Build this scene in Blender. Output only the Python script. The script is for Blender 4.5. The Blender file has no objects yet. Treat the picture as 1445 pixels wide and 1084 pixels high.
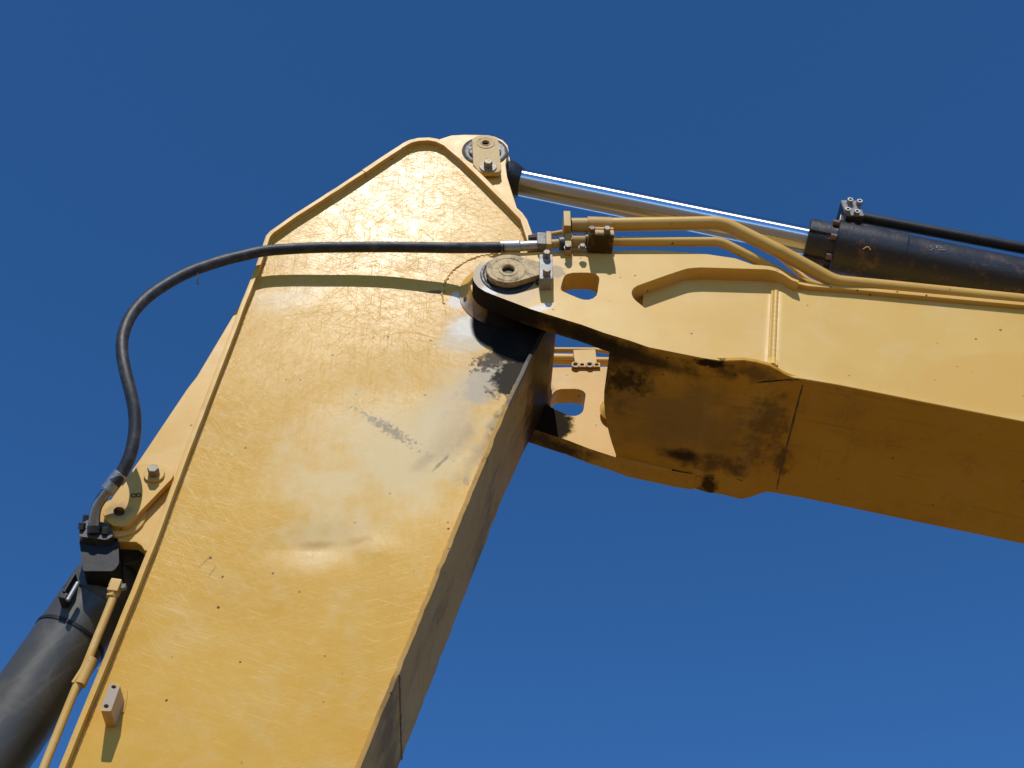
import bpy, bmesh, math, random
from mathutils import Vector, Matrix
from mathutils.geometry import tessellate_polygon
random.seed(7)
S = bpy.context.scene
COL = S.collection
R = math.radians

# ------------------------------------------------------------------ camera
CAM = Vector((0.0, -4.13, 1.6)); TH = R(43.8); PH = R(2.52); FPX = 2000.0; CX, CY = 722.5, 542.0
fh = Vector((math.sin(PH), math.cos(PH), 0)); rt = Vector((math.cos(PH), -math.sin(PH), 0)); zz = Vector((0, 0, 1))
fw = fh*math.cos(TH) + zz*math.sin(TH); up = -fh*math.sin(TH) + zz*math.cos(TH)
cd = bpy.data.cameras.new('camera'); cam = bpy.data.objects.new('camera', cd); COL.objects.link(cam)
cam.matrix_world = Matrix(((rt.x, up.x, -fw.x, CAM.x), (rt.y, up.y, -fw.y, CAM.y), (rt.z, up.z, -fw.z, CAM.z), (0, 0, 0, 1)))
cd.sensor_width = 36.0; cd.lens = 36.0*FPX/1445.0; cd.clip_end = 2000
S.camera = cam

# ------------------------------------------------------------------ world, sun, exposure
ELEV, AZ = 51.5, 6.0                       # the sun stands behind the camera, a little to the left
w = bpy.data.worlds.new('World'); S.world = w; w.use_nodes = True
nt = w.node_tree; bg = nt.nodes['Background']
sky = nt.nodes.new('ShaderNodeTexSky'); sky.sky_type = 'NISHITA'; sky.sun_disc = False
sky.sun_elevation = R(ELEV); sky.sun_rotation = R(180 - AZ + 0) * -1
sky.altitude = 1500; sky.air_density = .5; sky.dust_density = 0.0; sky.ozone_density = 3.0
hs = nt.nodes.new('ShaderNodeHueSaturation'); hs.inputs['Saturation'].default_value = 1.22
nt.links.new(sky.outputs[0], hs.inputs['Color']); nt.links.new(hs.outputs[0], bg.inputs[0]); bg.inputs[1].default_value = 0.225
sd = bpy.data.lights.new('sun', 'SUN'); sd.energy = 3.8; sd.angle = R(0.53); sd.color = (1.0, 0.95, 0.87)
sun = bpy.data.objects.new('sun', sd); COL.objects.link(sun)
ld = Vector((math.sin(R(AZ))*math.cos(R(ELEV)), math.cos(R(AZ))*math.cos(R(ELEV)), -math.sin(R(ELEV))))
sun.rotation_euler = ld.to_track_quat('-Z', 'Y').to_euler(); sun.location = (-1, -8, 12)
S.view_settings.view_transform = 'Standard'; S.view_settings.look = 'None'
S.view_settings.exposure = 0.0; S.view_settings.gamma = 1.0

# ------------------------------------------------------------------ plan: a point of the drawing on the plane y = Y
def at(px, py, Y):
    d = fw + rt*((px - CX)/FPX) + up*((CY - py)/FPX)
    return CAM + d*((Y - CAM.y)/d.y)
def xz(pts, Y): return [(p.x, p.z) for p in (at(a, b, Y) for a, b in pts)]

# ------------------------------------------------------------------ materials
class NT:
    def __init__(s, name):
        s.m = bpy.data.materials.new(name); s.m.use_nodes = True; s.t = s.m.node_tree
        s.b = s.t.nodes['Principled BSDF']
        s.co = s.n('ShaderNodeTexCoord').outputs['Object']
    def n(s, t, **k):
        nd = s.t.nodes.new(t)
        for a, v in k.items(): setattr(nd, a, v)
        return nd
    def l(s, a, b): s.t.links.new(a, b)
    def val(s, sock, v):
        if isinstance(v, bpy.types.NodeSocket): s.l(v, sock)
        else: sock.default_value = v
    def math(s, op, a, b=0.0, c=None, clamp=False):
        nd = s.n('ShaderNodeMath', operation=op, use_clamp=clamp); s.val(nd.inputs[0], a); s.val(nd.inputs[1], b)
        if c is not None: s.val(nd.inputs[2], c)
        return nd.outputs[0]
    def ramp(s, v, lo, hi):
        nd = s.n('ShaderNodeMapRange', interpolation_type='SMOOTHSTEP'); s.val(nd.inputs[0], v)
        nd.inputs[1].default_value = lo; nd.inputs[2].default_value = hi; return nd.outputs[0]
    def mapped(s, loc=(0, 0, 0), rot=(0, 0, 0), sc=(1, 1, 1), v=None):
        src = v or s.co
        if any(rot):                                # turn first, then stretch
            nd = s.n('ShaderNodeMapping', vector_type='POINT'); s.l(src, nd.inputs[0]); nd.inputs[2].default_value = rot; src = nd.outputs[0]
        nd = s.n('ShaderNodeMapping', vector_type='POINT'); s.l(src, nd.inputs[0])
        nd.inputs[1].default_value = loc; nd.inputs[3].default_value = sc; return nd.outputs[0]
    def noise(s, sc, det=3, rough=.55, v=None, dist=0.0):
        nd = s.n('ShaderNodeTexNoise'); s.l(v or s.co, nd.inputs['Vector']); nd.inputs['Scale'].default_value = sc
        nd.inputs['Detail'].default_value = det; nd.inputs['Roughness'].default_value = rough; nd.inputs['Distortion'].default_value = dist
        return nd.outputs['Fac']
    def mix(s, f, a, b):
        nd = s.n('ShaderNodeMix', data_type='RGBA'); s.val(nd.inputs[0], f)
        for i, v in ((6, a), (7, b)):
            if isinstance(v, bpy.types.NodeSocket): s.l(v, nd.inputs[i])
            else: nd.inputs[i].default_value = (v[0], v[1], v[2], 1)
        return nd.outputs[2]
    def spot(s, c, rx, rz, ang=0.0, soft=.6, edge=.5, nsc=9.0, ry=3.0):
        """ragged patch round the point c of the thing, rx along its axis, rz across (turned by ang in the x-z plane)"""
        cen = s.n('ShaderNodeVectorMath', operation='SUBTRACT'); s.l(s.co, cen.inputs[0]); cen.inputs[1].default_value = c
        m = s.mapped(rot=(0, ang, 0), v=cen.outputs[0]); nzs = nsc
        q = s.n('ShaderNodeVectorMath', operation='MULTIPLY'); s.l(m, q.inputs[0]); q.inputs[1].default_value = (1/rx, 1/ry, 1/rz)
        le = s.n('ShaderNodeVectorMath', operation='LENGTH'); s.l(q.outputs[0], le.inputs[0])
        nz = s.noise(nsc, 6, .65)
        d = s.math('ADD', le.outputs['Value'], s.math('MULTIPLY', s.math('SUBTRACT', nz, .5), edge*2))
        return s.ramp(d, 1.0, 1.0 - soft)

YEL = (.63, .372, .074); PALE = (.66, .50, .25); BARE = (.60, .52, .38); GREASE_SHADOW = (.012, .011, .010); RUST = (.20, .085, .03)

def paint(name, base=YEL, rough=.42, scratch=.0, speck=1.0, dust=.25, spots=(), streak=None, dirt=0.0, spec=.28, bump=.12):
    """machine paint: colour drift, dust, chips, scratches in all directions, and stains that stay where they are"""
    k = NT(name); b = k.b
    drift = k.noise(1.7, 5, .6)
    col = k.mix(k.ramp(drift, .35, .7), base, tuple(c*f for c, f in zip(base, (.93, .88, .72))))
    if dust:
        col = k.mix(k.math('MULTIPLY', k.ramp(k.noise(5.0, 7, .68, dist=.6), .46, .72), dust), col, PALE)
    rg = k.math('ADD', rough, k.math('MULTIPLY', k.math('SUBTRACT', k.noise(11, 5, .6), .5), .18)); sg = spec
    height = k.math('MULTIPLY', k.noise(60, 4, .6), .05 if scratch > .5 else .25)
    if dirt:
        dm = k.math('MULTIPLY', k.ramp(k.noise(3.2, 9, .72, dist=.4), .50, .70), dirt)
        col = k.mix(dm, col, (.05, .035, .02))
        dm2 = k.math('MULTIPLY', k.ramp(k.noise(14, 8, .75, v=k.mapped(sc=(1, .35, 1))), .56, .70), dirt*.9)
        col = k.mix(dm2, col, (.035, .025, .016))
    if streak:                                     # rubbed lines along one direction of the plate
        sx = k.noise(1.0, 6, .7, v=k.mapped(rot=(0, streak[0], 0), sc=streak[1]))
        col = k.mix(k.math('MULTIPLY', k.ramp(sx, .55, .72), streak[2]), col, streak[3])
    if scratch:
        tot = None
        patch = k.ramp(k.noise(2.6, 5, .65), .38, .64)
        wn_ = k.n('ShaderNodeTexNoise'); k.l(k.co, wn_.inputs['Vector']); wn_.inputs['Scale'].default_value = 1.9; wn_.inputs['Detail'].default_value = 1
        off = k.n('ShaderNodeVectorMath', operation='MULTIPLY_ADD'); k.l(wn_.outputs['Color'], off.inputs[0]); off.inputs[1].default_value = (.30, 0, .30); k.l(k.co, off.inputs[2])
        curved = off.outputs[0]
        for i in range(11):
            a = i*math.pi/11 + .13*math.sin(i*5.1)
            wob = k.mapped(loc=(i*3.7, i*1.3, i*2.9), rot=(0, a, 0), sc=(1.3 + .6*(i % 3), 2, 170 + 45*(i % 4)), v=curved)
            t = k.ramp(k.noise(1.0, 2, .5, v=wob, dist=.10), .71, .755)
            tot = t if tot is None else k.math('ADD', tot, t)
        tot = k.math('MULTIPLY', k.math('MINIMUM', tot, 1.0), patch)
        col = k.mix(k.math('MULTIPLY', tot, .05*scratch), col, (.82, .67, .38))
        height = k.math('SUBTRACT', height, k.math('MULTIPLY', tot, .05*scratch))
        # hairline swirl of fine wear
        for i in range(5):
            wob = k.mapped(loc=(i*1.7, 0, i*.9), rot=(0, i*math.pi/5 + .3, 0), sc=(9, 2, 380 + 60*i))
            height = k.math('SUBTRACT', height, k.math('MULTIPLY', k.ramp(k.noise(1.0, 2, .5, v=wob), .60, .74), .35*scratch))
    if speck:
        vo = k.n('ShaderNodeTexVoronoi', feature='F1'); k.l(k.mapped(sc=(1, 1, 1)), vo.inputs['Vector']); vo.inputs['Scale'].default_value = 17
        gate = k.math('GREATER_THAN', k.n_sep(vo.outputs['Color']), .74)
        chip = k.math('MULTIPLY', k.math('MULTIPLY', k.ramp(k.math('ADD', vo.outputs['Distance'], k.math('MULTIPLY', k.noise(120, 2), .16)), .20, .14), gate), speck)
        col = k.mix(chip, col, (.10, .045, .025)); 
    for sp in spots:
        c, rx, rz, ang, color, amt, soft, edge, nsc = sp[:9]
        f = k.math('MULTIPLY', k.spot(c, rx, rz, ang, soft, edge, nsc, sp[10] if len(sp) > 10 else 3.0), amt)
        col = k.mix(f, col, color)
        r2, s2 = (sp[9] if len(sp) > 9 and sp[9] else (.75 if max(color) < .1 else rough)), (.03 if max(color) < .1 else spec)
        inv = k.math('SUBTRACT', 1.0, f)
        rg = k.math('MULTIPLY_ADD', f, r2, k.math('MULTIPLY', rg, inv)); sg = k.math('MULTIPLY_ADD', f, s2, k.math('MULTIPLY', sg, inv))
    k.l(col, b.inputs['Base Color']); k.l(rg, b.inputs['Roughness']); k.val(b.inputs['Specular IOR Level'], sg)
    bp = k.n('ShaderNodeBump'); bp.inputs['Strength'].default_value = bump; bp.inputs['Distance'].default_value = .004
    k.l(height, bp.inputs['Height']); k.l(bp.outputs[0], b.inputs['Normal'])
    return k.m
def n_sep(s, c):
    nd = s.n('ShaderNodeSeparateColor'); s.l(c, nd.inputs[0]); return nd.outputs[0]
NT.n_sep = n_sep

def plain(name, base, rough, metal=0.0, alt=None, asc=20, spec=.5, bump=.15, bsc=80, amt=.8, lo=.45, hi=.7):
    k = NT(name); b = k.b; col = base
    if alt: col = k.mix(k.math('MULTIPLY', k.ramp(k.noise(asc, 7, .7), lo, hi), amt), base, alt)
    if alt: k.l(col, b.inputs['Base Color'])
    else: b.inputs['Base Color'].default_value = (*base, 1)
    k.l(k.math('ADD', rough, k.math('MULTIPLY', k.math('SUBTRACT', k.noise(asc*1.6, 5), .5), .25)), b.inputs['Roughness'])
    b.inputs['Metallic'].default_value = metal; b.inputs['Specular IOR Level'].default_value = spec
    bp = k.n('ShaderNodeBump'); bp.inputs['Strength'].default_value = bump; bp.inputs['Distance'].default_value = .003
    k.l(k.noise(bsc, 4), bp.inputs['Height']); k.l(bp.outputs[0], b.inputs['Normal'])
    return k.m

# ------------------------------------------------------------------ mesh helpers (all in world metres; obj() moves them to the thing's base)
def finish(bm, bevel=0.0, seg=2, ang=35):
    bmesh.ops.remove_doubles(bm, verts=bm.verts, dist=1e-5)
    bmesh.ops.recalc_face_normals(bm, faces=bm.faces)
    if bevel:
        es = [e for e in bm.edges if len(e.link_faces) == 2 and e.calc_face_angle(0) > R(ang)]
        bmesh.ops.bevel(bm, geom=es, offset=bevel, segments=seg, profile=.6, affect='EDGES', clamp_overlap=True)
    return bm
def obj(name, bm, mat, parent=None, sharp=32):
    me = bpy.data.meshes.new(name)
    if parent is not None: bmesh.ops.translate(bm, verts=bm.verts, vec=-root_loc(parent))
    for f in bm.faces: f.smooth = True
    bm.to_mesh(me); bm.free()
    me.set_sharp_from_angle(angle=R(sharp))
    me.materials.append(mat); o = bpy.data.objects.new(name, me); COL.objects.link(o)
    if len(me.polygons) < 3000:
        wn = o.modifiers.new('weighted normals', 'WEIGHTED_NORMAL'); wn.keep_sharp = True; wn.weight = 100
    if parent is not None: o.parent = parent
    return o
def root_loc(o):
    while o.parent: o = o.parent
    return o.location.copy()
def thing(name, label, cat, loc):
    o = bpy.data.objects.new(name, None); COL.objects.link(o); o.location = loc; o.empty_display_size = .2
    o['label'] = label; o['category'] = cat; return o
def prism(outer, y0, y1, holes=(), bevel=.003, bm=None, grid=0, seg=2):
    """outline in (x, z), pushed from y0 to y1"""
    own = bm is None; bm = bmesh.new()
    loops = [outer] + list(holes)
    tri = tessellate_polygon([[Vector((x, z, 0)) for x, z in lp] for lp in loops])
    flat = [p for lp in loops for p in lp]
    fr = [bm.verts.new((x, y0, z)) for x, z in flat]; bk = [bm.verts.new((x, y1, z)) for x, z in flat]
    for a, b, c in tri: bm.faces.new((fr[a], fr[b], fr[c])); bm.faces.new((bk[c], bk[b], bk[a]))
    i = 0
    for lp in loops:
        n = len(lp)
        for j in range(n):
            a, b = i + j, i + (j + 1) % n
            bm.faces.new((fr[a], fr[b], bk[b], bk[a]))
        i += n
    return finish(bm, bevel, seg)
def offset(pts, t):
    """the polyline moved t to its right"""
    out = []
    for i, p in enumerate(pts):
        a = Vector(pts[max(i-1, 0)]); b = Vector(pts[min(i+1, len(pts)-1)]); c = Vector(p)
        if 0 < i < len(pts)-1:
            d1 = (c-a).normalized(); d2 = (b-c).normalized(); n1 = Vector((d1.y, -d1.x)); n2 = Vector((d2.y, -d2.x))
            n = (n1+n2).normalized(); n = n/max(.5, n.dot(n1))
        else:
            d = (b-a).normalized(); n = Vector((d.y, -d.x))
        out.append((c.x+n.x*t, c.y+n.y*t))
    return out
def strip(pts, t, y0, y1, bevel=.003, nick=0.0, step=.05):
    if nick:                                        # small dents and waves along the edge
        rr = random.Random(len(pts)); q = []
        for (a, b), (c, d) in zip(pts, pts[1:]):
            n = max(1, int(math.hypot(c-a, d-b)/step))
            for i in range(n):
                f = i/n; L = math.hypot(c-a, d-b); j = rr.gauss(0, nick) if 0 < i else 0
                q.append((a+(c-a)*f-(d-b)/L*j, b+(d-b)*f+(c-a)/L*j))
        pts = q + [pts[-1]]
    return prism(list(pts) + offset(pts, t)[::-1], y0, y1, bevel=bevel)
def smooth_path(pts, n=6):
    P = [Vector(p) for p in pts]; P = [P[0]*2-P[1]] + P + [P[-1]*2-P[-2]]; out = []
    for i in range(1, len(P)-2):
        a, b, c, d = P[i-1:i+3]
        for j in range(n):
            t = j/n; out.append(.5*((2*b)+(c-a)*t+(2*a-5*b+4*c-d)*t*t+(3*b-a-3*c+d)*t**3))
    out.append(P[-2]); return out
def bend_path(pts, rad, n=7):
    """straight runs with round bends"""
    P = [Vector(p) for p in pts]; out = [P[0]]
    for i in range(1, len(P)-1):
        a, b, c = P[i-1:i+2]; d1 = (a-b).normalized(); d2 = (c-b).normalized(); an = d1.angle(d2)/2
        L = min(rad/max(math.tan(an), .05), (a-b).length*.48, (c-b).length*.48)
        p, q = b+d1*L, b+d2*L
        for j in range(n+1):
            t = j/n; out.append(p*(1-t)**2+b*2*t*(1-t)+q*t*t)
    out.append(P[-1]); return out
def tube(path, r, seg=20, bm=None, cap=True, bore=None):
    bm = bm or bmesh.new(); P = [Vector(p) for p in path]; rings = []
    nrm = None
    for i, p in enumerate(P):
        t = (P[min(i+1, len(P)-1)]-P[max(i-1, 0)]).normalized()
        if nrm is None: nrm = t.orthogonal().normalized()
        nrm = (nrm - t*nrm.dot(t)).normalized(); bi = t.cross(nrm)
        rr = r(i/(len(P)-1)) if callable(r) else r
        rings.append([bm.verts.new(p+(nrm*math.cos(a)+bi*math.sin(a))*rr) for a in (2*math.pi*j/seg for j in range(seg))])
    for A, B in zip(rings, rings[1:]):
        for j in range(seg): bm.faces.new((A[j], A[(j+1) % seg], B[(j+1) % seg], B[j]))
    if cap: bm.faces.new(rings[0][::-1]); bm.faces.new(rings[-1])
    return bm
def lathe(p0, d, prof, seg=48, bm=None):
    """prof: (distance along d, radius); closed at ends where the radius is 0"""
    bm = bm or bmesh.new(); p0 = Vector(p0); d = Vector(d).normalized(); n = d.orthogonal().normalized(); b = d.cross(n); rings = []
    for t, r in prof:
        c = p0+d*t
        if r < 1e-6: rings.append([bm.verts.new(c)])
        else: rings.append([bm.verts.new(c+(n*math.cos(a)+b*math.sin(a))*r) for a in (2*math.pi*j/seg for j in range(seg))])
    for A, B in zip(rings, rings[1:]):
        for j in range(seg):
            k = (j+1) % seg
            if len(A) == 1 and len(B) == 1: continue
            if len(A) == 1: bm.faces.new((A[0], B[k], B[j]))
            elif len(B) == 1: bm.faces.new((A[j], A[k], B[0]))
            else: bm.faces.new((A[j], A[k], B[k], B[j]))
    bmesh.ops.recalc_face_normals(bm, faces=bm.faces)
    return bm
def rod(p0, p1, r, bevel=.002, seg=32):
    p0, p1 = Vector(p0), Vector(p1); L = (p1-p0).length
    return lathe(p0, p1-p0, [(0, 0), (0, r-bevel), (bevel, r), (L-bevel, r), (L, r-bevel), (L, 0)], seg)
def box(c, ax, ay, az, sx, sy, sz, bevel=.003):
    """box round c with half sizes along three axes"""
    bm = bmesh.new(); c = Vector(c); ax, ay, az = (Vector(v).normalized() for v in (ax, ay, az)); vs = {}
    for i in (-1, 1):
        for j in (-1, 1):
            for k in (-1, 1): vs[i, j, k] = bm.verts.new(c+ax*sx*i+ay*sy*j+az*sz*k)
    for f in (((-1,-1,-1),(-1,1,-1),(1,1,-1),(1,-1,-1)), ((-1,-1,1),(1,-1,1),(1,1,1),(-1,1,1)), ((-1,-1,-1),(1,-1,-1),(1,-1,1),(-1,-1,1)),
              ((-1,1,-1),(-1,1,1),(1,1,1),(1,1,-1)), ((-1,-1,-1),(-1,-1,1),(-1,1,1),(-1,1,-1)), ((1,-1,-1),(1,1,-1),(1,1,1),(1,-1,1))):
        bm.faces.new([vs[v] for v in f])
    return finish(bm, bevel)
def hexhead(p, d, r, h, washer=0.0, wt=.004, turn=0.0, socket=False):
    """bolt head standing on p along d"""
    d = Vector(d).normalized(); bm = bmesh.new(); p = Vector(p)
    if washer:
        lathe(p, d, [(0, 0), (0, washer), (wt*.8, washer), (wt, washer-.001), (wt, 0)], 32, bm); p = p+d*wt
    n = d.orthogonal().normalized(); b = d.cross(n)
    if socket:
        lathe(p, d, [(0, 0), (0, r), (h-.0015, r), (h, r-.0015), (h, r*.55), (h*.45, r*.5), (h*.45, 0)], 24, bm)
    else:
        rings = []
        for t, f in ((0, 1), (h*.86, 1), (h, .88)):
            rings.append([bm.verts.new(p+d*t+(n*math.cos(a)+b*math.sin(a))*r*f) for a in (turn+math.pi/3*j for j in range(6))])
        for A, B in zip(rings, rings[1:]):
            for j in range(6): bm.faces.new((A[j], A[(j+1) % 6], B[(j+1) % 6], B[j]))
        bm.faces.new(rings[-1]); bm.faces.new(rings[0][::-1])
    bmesh.ops.recalc_face_normals(bm, faces=bm.faces)
    return bm
def circle(c, r, n=40, a0=0, a1=2*math.pi): return [(c[0]+r*math.cos(a0+(a1-a0)*i/n), c[1]+r*math.sin(a0+(a1-a0)*i/n)) for i in range(n if a1-a0 > 6.28 else n+1)]
def fillet(pts, rad, n=5):
    """closed outline with every corner rounded"""
    out = []; N = len(pts)
    for i in range(N):
        a, b, c = (Vector(pts[(i+k) % N]) for k in (-1, 0, 1)); d1 = (a-b); d2 = (c-b)
        L = min(rad, d1.length*.45, d2.length*.45); p, q = b+d1.normalized()*L, b+d2.normalized()*L
        for j in range(n+1):
            t = j/n; v = p*(1-t)**2+b*2*t*(1-t)+q*t*t; out.append((v.x, v.y))
    return out
def toward(px, py, Y, L):                         # the same point, written relative to a thing's base
    p = at(px, py, Y) - Vector(L); return (p.x, p.y, p.z)

NEG = Vector((0, -1, 0)); MID = .42
black_paint = plain('black_cylinder_paint', (.012, .012, .012), .5, alt=(.035, .03, .024), asc=14, amt=.6, spec=.3)
barrel_paint = paint('worn_dark_barrel_paint', base=(.066, .066, .061), rough=.40, dust=.10, speck=.6, spec=.45, scratch=.28, bump=.08, streak=(R(56), (1.6, 1.6, 22), .38, (.16, .145, .10)))
grease = plain('black_grease', (.010, .0095, .009), .38, alt=(.03, .026, .02), asc=40, bump=.8, bsc=55)
zinc = plain('zinc_plated_steel', (.40, .39, .36), .46, metal=.8, alt=(.24, .21, .17), asc=30)
bolt_steel = plain('weathered_bolt_steel', (.26, .235, .185), .58, metal=.35, alt=(.20, .14, .08), asc=60)
rubber = plain('hose_rubber', (.020, .020, .020), .52, alt=(.085, .080, .072), asc=18, bump=.35, bsc=170, amt=.7, spec=.4)
dark_steel = plain('dark_oiled_steel', (.035, .033, .03), .42, alt=(.10, .08, .05), asc=25)
hole_dark = plain('oily_bore', (.012, .009, .007), .6)
worn_cap = plain('worn_pin_cap', (.56, .41, .20), .6, alt=(.15, .095, .05), asc=34, bump=.5, bsc=45, lo=.46, hi=.66, amt=.8, spec=.2)
ck = NT('chrome_rod'); ck.b.inputs['Base Color'].default_value = (.55, .55, .56, 1); ck.b.inputs['Metallic'].default_value = 1; ck.b.inputs['Roughness'].default_value = .23; ck.b.inputs['Anisotropic'].default_value = .90; tg = ck.n('ShaderNodeTangent'); tg.direction_type = 'RADIAL'; tg.axis = 'Z'; ck.l(tg.outputs[0], ck.b.inputs['Tangent']); ck.b.inputs['Anisotropic Rotation'].default_value = .25; chrome = ck.m
ring_tan = plain('machined_ring', (.56, .40, .18), .6, spec=.2, alt=(.22, .12, .06), asc=50, bump=.3)
copper_bolt = plain('rusty_brown_bolt', (.16, .075, .045), .55, alt=(.08, .04, .03), asc=50)
chalk = plain('chalk', (.42, .42, .42), .9)
mark_ink = plain('marker_ink', (.012, .013, .018), .6)

# ------------------------------------------------------------------ ground
def ground():
    k = NT('dry_yard_earth')
    c = k.mix(k.ramp(k.noise(.35, 8, .65), .35, .65), (.22, .155, .09), (.155, .11, .065))
    c = k.mix(k.math('MULTIPLY', k.ramp(k.noise(9, 8, .7), .5, .7), .6), c, (.27, .21, .14))
    k.l(c, k.b.inputs['Base Color']); k.b.inputs['Roughness'].default_value = .95
    bm = bmesh.new(); bmesh.ops.create_circle(bm, cap_ends=True, radius=600, segments=64)
    o = obj('ground', bm, k.m); o['kind'] = 'structure'
ground()

# ================================================================== EXCAVATOR STICK
F0, F1 = .12, .72                                   # edges of the cover plates
P0 = .155                                           # face of the side plate
PIN = at(717, 380, 0); PC = (PIN.x, PIN.z)
SB = Vector((-.75, MID, 2.6))
stick = thing('excavator_stick', 'yellow steel excavator stick standing upright, scratched and stained side plate facing the camera', 'excavator stick', SB)
def T(px, py, Y=P0): return toward(px, py, Y, SB)
stick_spots = [
    # pale rubbed and dusty field right of the middle
    (T(560, 640), .62, .42, .5, (.70, .56, .31), .75, .9, .9, 6, .5),
    (T(470, 765), .34, .16, .15, (.70, .55, .30), .40, .8, .9, 9, .5),
    (T(505, 762), .09, .030, .35, (.46, .28, .085), .7, 1.0, .5, 10),
    (T(640, 560), .42, .16, 1.15, (.66, .53, .33), .65, .9, .5, 7, .55),
    (T(400, 420), .25, .12, .2, (.75, .62, .40), .5, .9, .7, 9),
    (T(650, 620), .16, .07, .95, (.30, .20, .09), .5, 1.0, .6, 8),
    (T(600, 650), .10, .045, .8, (.22, .16, .10), .35, 1.0, .6, 12),
    (T(447, 768), .11, .035, .1, (.44, .26, .075), .85, 1.0, .5, 10),
    # bare grey metal round the boss
    (T(662, 470), .24, .15, .95, BARE, .85, .8, .6, 9, .45),
    (T(660, 462), .10, .09, .6, (.70, .66, .56), .9, .5, .7, 22, .4),
    (T(690, 535), .22, .12, 1.0, (.44, .38, .28), .85, .6, .7, 22, .5),
    (T(645, 425), .05, .07, 0, (.72, .68, .58), .9, .5, .5, 20, .4),
    # black grease thrown below the joint; the blackest patches also paint in the fork's shadow
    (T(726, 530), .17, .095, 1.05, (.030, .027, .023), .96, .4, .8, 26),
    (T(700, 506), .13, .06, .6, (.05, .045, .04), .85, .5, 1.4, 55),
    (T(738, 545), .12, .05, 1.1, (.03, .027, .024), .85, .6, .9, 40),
    (T(706, 458), .140, .165, 0, GREASE_SHADOW, .99, .15, .08, 10),
    (T(733, 484), .135, .13, .3, GREASE_SHADOW, .99, .15, .10, 10),
    (T(760, 470), .10, .16, .3, GREASE_SHADOW, .98, .3, .2, 10),
    # grey-brown smear running down along the right edge
    (T(690, 620), .42, .055, 1.10, (.24, .17, .09), .55, .95, 1.1, 12),
    (T(722, 575), .22, .05, 1.10, (.09, .07, .05), .7, .9, 1.2, 22),
    (T(640, 610), .30, .10, 1.0, (.40, .28, .14), .45, .95, 1.0, 8),
    # smeared dashes
    (T(545, 603), .19, .030, -.66, (.13, .10, .07), .7, .7, 1.6, 60),
    (T(622, 652), .07, .010, .95, (.12, .09, .06), .6, .5, .9, 30),
    (T(616, 412), .055, .012, .1, (.12, .085, .06), .8, .3, .7, 30),
    (T(290, 792), .05, .006, 1.0, (.26, .17, .08), .6, .6, .8, 40), (T(300, 806), .05, .005, 1.2, (.26, .17, .08), .5, .6, .8, 40),
    (T(658, 678), .014, .028, .2, (.28, .19, .09), .5, .2, .5, 40),
    (T(618, 244), .075, .008, 1.15, (.82, .70, .45), .7, .5, .3, 30),
]
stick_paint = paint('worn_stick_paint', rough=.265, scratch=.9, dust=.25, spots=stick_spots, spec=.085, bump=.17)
trim_spots = [(T(748, 512, F0), .10, .30, .4, (.10, .095, .085), .9, .6, .6, 12, .4), (T(770, 480, .3), .16, .20, .2, GREASE_SHADOW, .85, .8, .7, 9, .4)]
cover_paint = paint('stick_cover_paint', rough=.45, dust=.45, dirt=.22, spots=trim_spots)
bottom_spots = [(T(738, 525, F0), .30, .05, 1.28, (.10, .095, .085), .9, .8, .9, 24, .5, .06), (T(770, 470, .14), .34, .20, .6, GREASE_SHADOW, .95, .6, .6, 8, .4), (T(560, 1080, .4), .10, .4, .3, (.05, .04, .03), .5, .8, 1., 9)]
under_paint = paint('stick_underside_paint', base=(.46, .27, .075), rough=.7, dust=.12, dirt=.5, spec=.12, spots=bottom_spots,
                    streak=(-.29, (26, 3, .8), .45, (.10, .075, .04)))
lug_paint = paint('lug_paint', rough=.42, dust=.3, dirt=.03)

def chips_edge(pts): return pts
front_px = [(-130, 1600), (82.6, 1083), (149.6, 920), (216, 755), (252, 657), (325, 468), (340, 427), (357, 385), (362.5, 370), (375, 332.5), (381, 326), (415, 302), (450, 280), (511, 240.5)]
nose_px = [(510, 239.5), (530, 227), (560, 207.5), (569, 201.6), (577.5, 197.4), (590, 194.5), (605, 193.8), (617.5, 195.8), (631, 202), (642.5, 212), (653.5, 221), (677, 243.5), (694.6, 261), (720, 286), (741, 308), (748, 329), (753, 345), (757, 365)]
front = xz(front_px, F0); nose = xz(nose_px, F0)
nose[0] = (front[-1][0], front[-1][1] + .004)
obj('front_plate', strip(front, .021, F0, F1, nick=.0006), cover_paint, stick)
obj('nose_plate', strip(nose, .023, F0 + .001, F1 - .001, nick=.0005), cover_paint, stick)
A = at(745, 505, F0); B = at(510, 1080, F0); sl = (A.x - B.x)/(A.z - B.z)
zb = at(-130, 1600, F0).z
end_curve = [(PC[0]+.12, PC[1]+.205), (PC[0]+.19, PC[1]+.145), (PC[0]+.228, PC[1]+.075), (.401, 6.27), (.391, 6.19), (.364, 6.10), (.333, 6.0), (.300, 5.91), (.266, 5.83), (.222, 5.70)]
line_pts = [(A.x + sl*(z - A.z), z) for z in (5.55, 5.2, 4.8, 4.4, 4.0, 3.6, zb)]
bot = end_curve + line_pts
obj('bottom_plate', strip(bot, .018, F0 + .002, F1 - .002, nick=.0010, step=.035), under_paint, stick)
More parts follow.
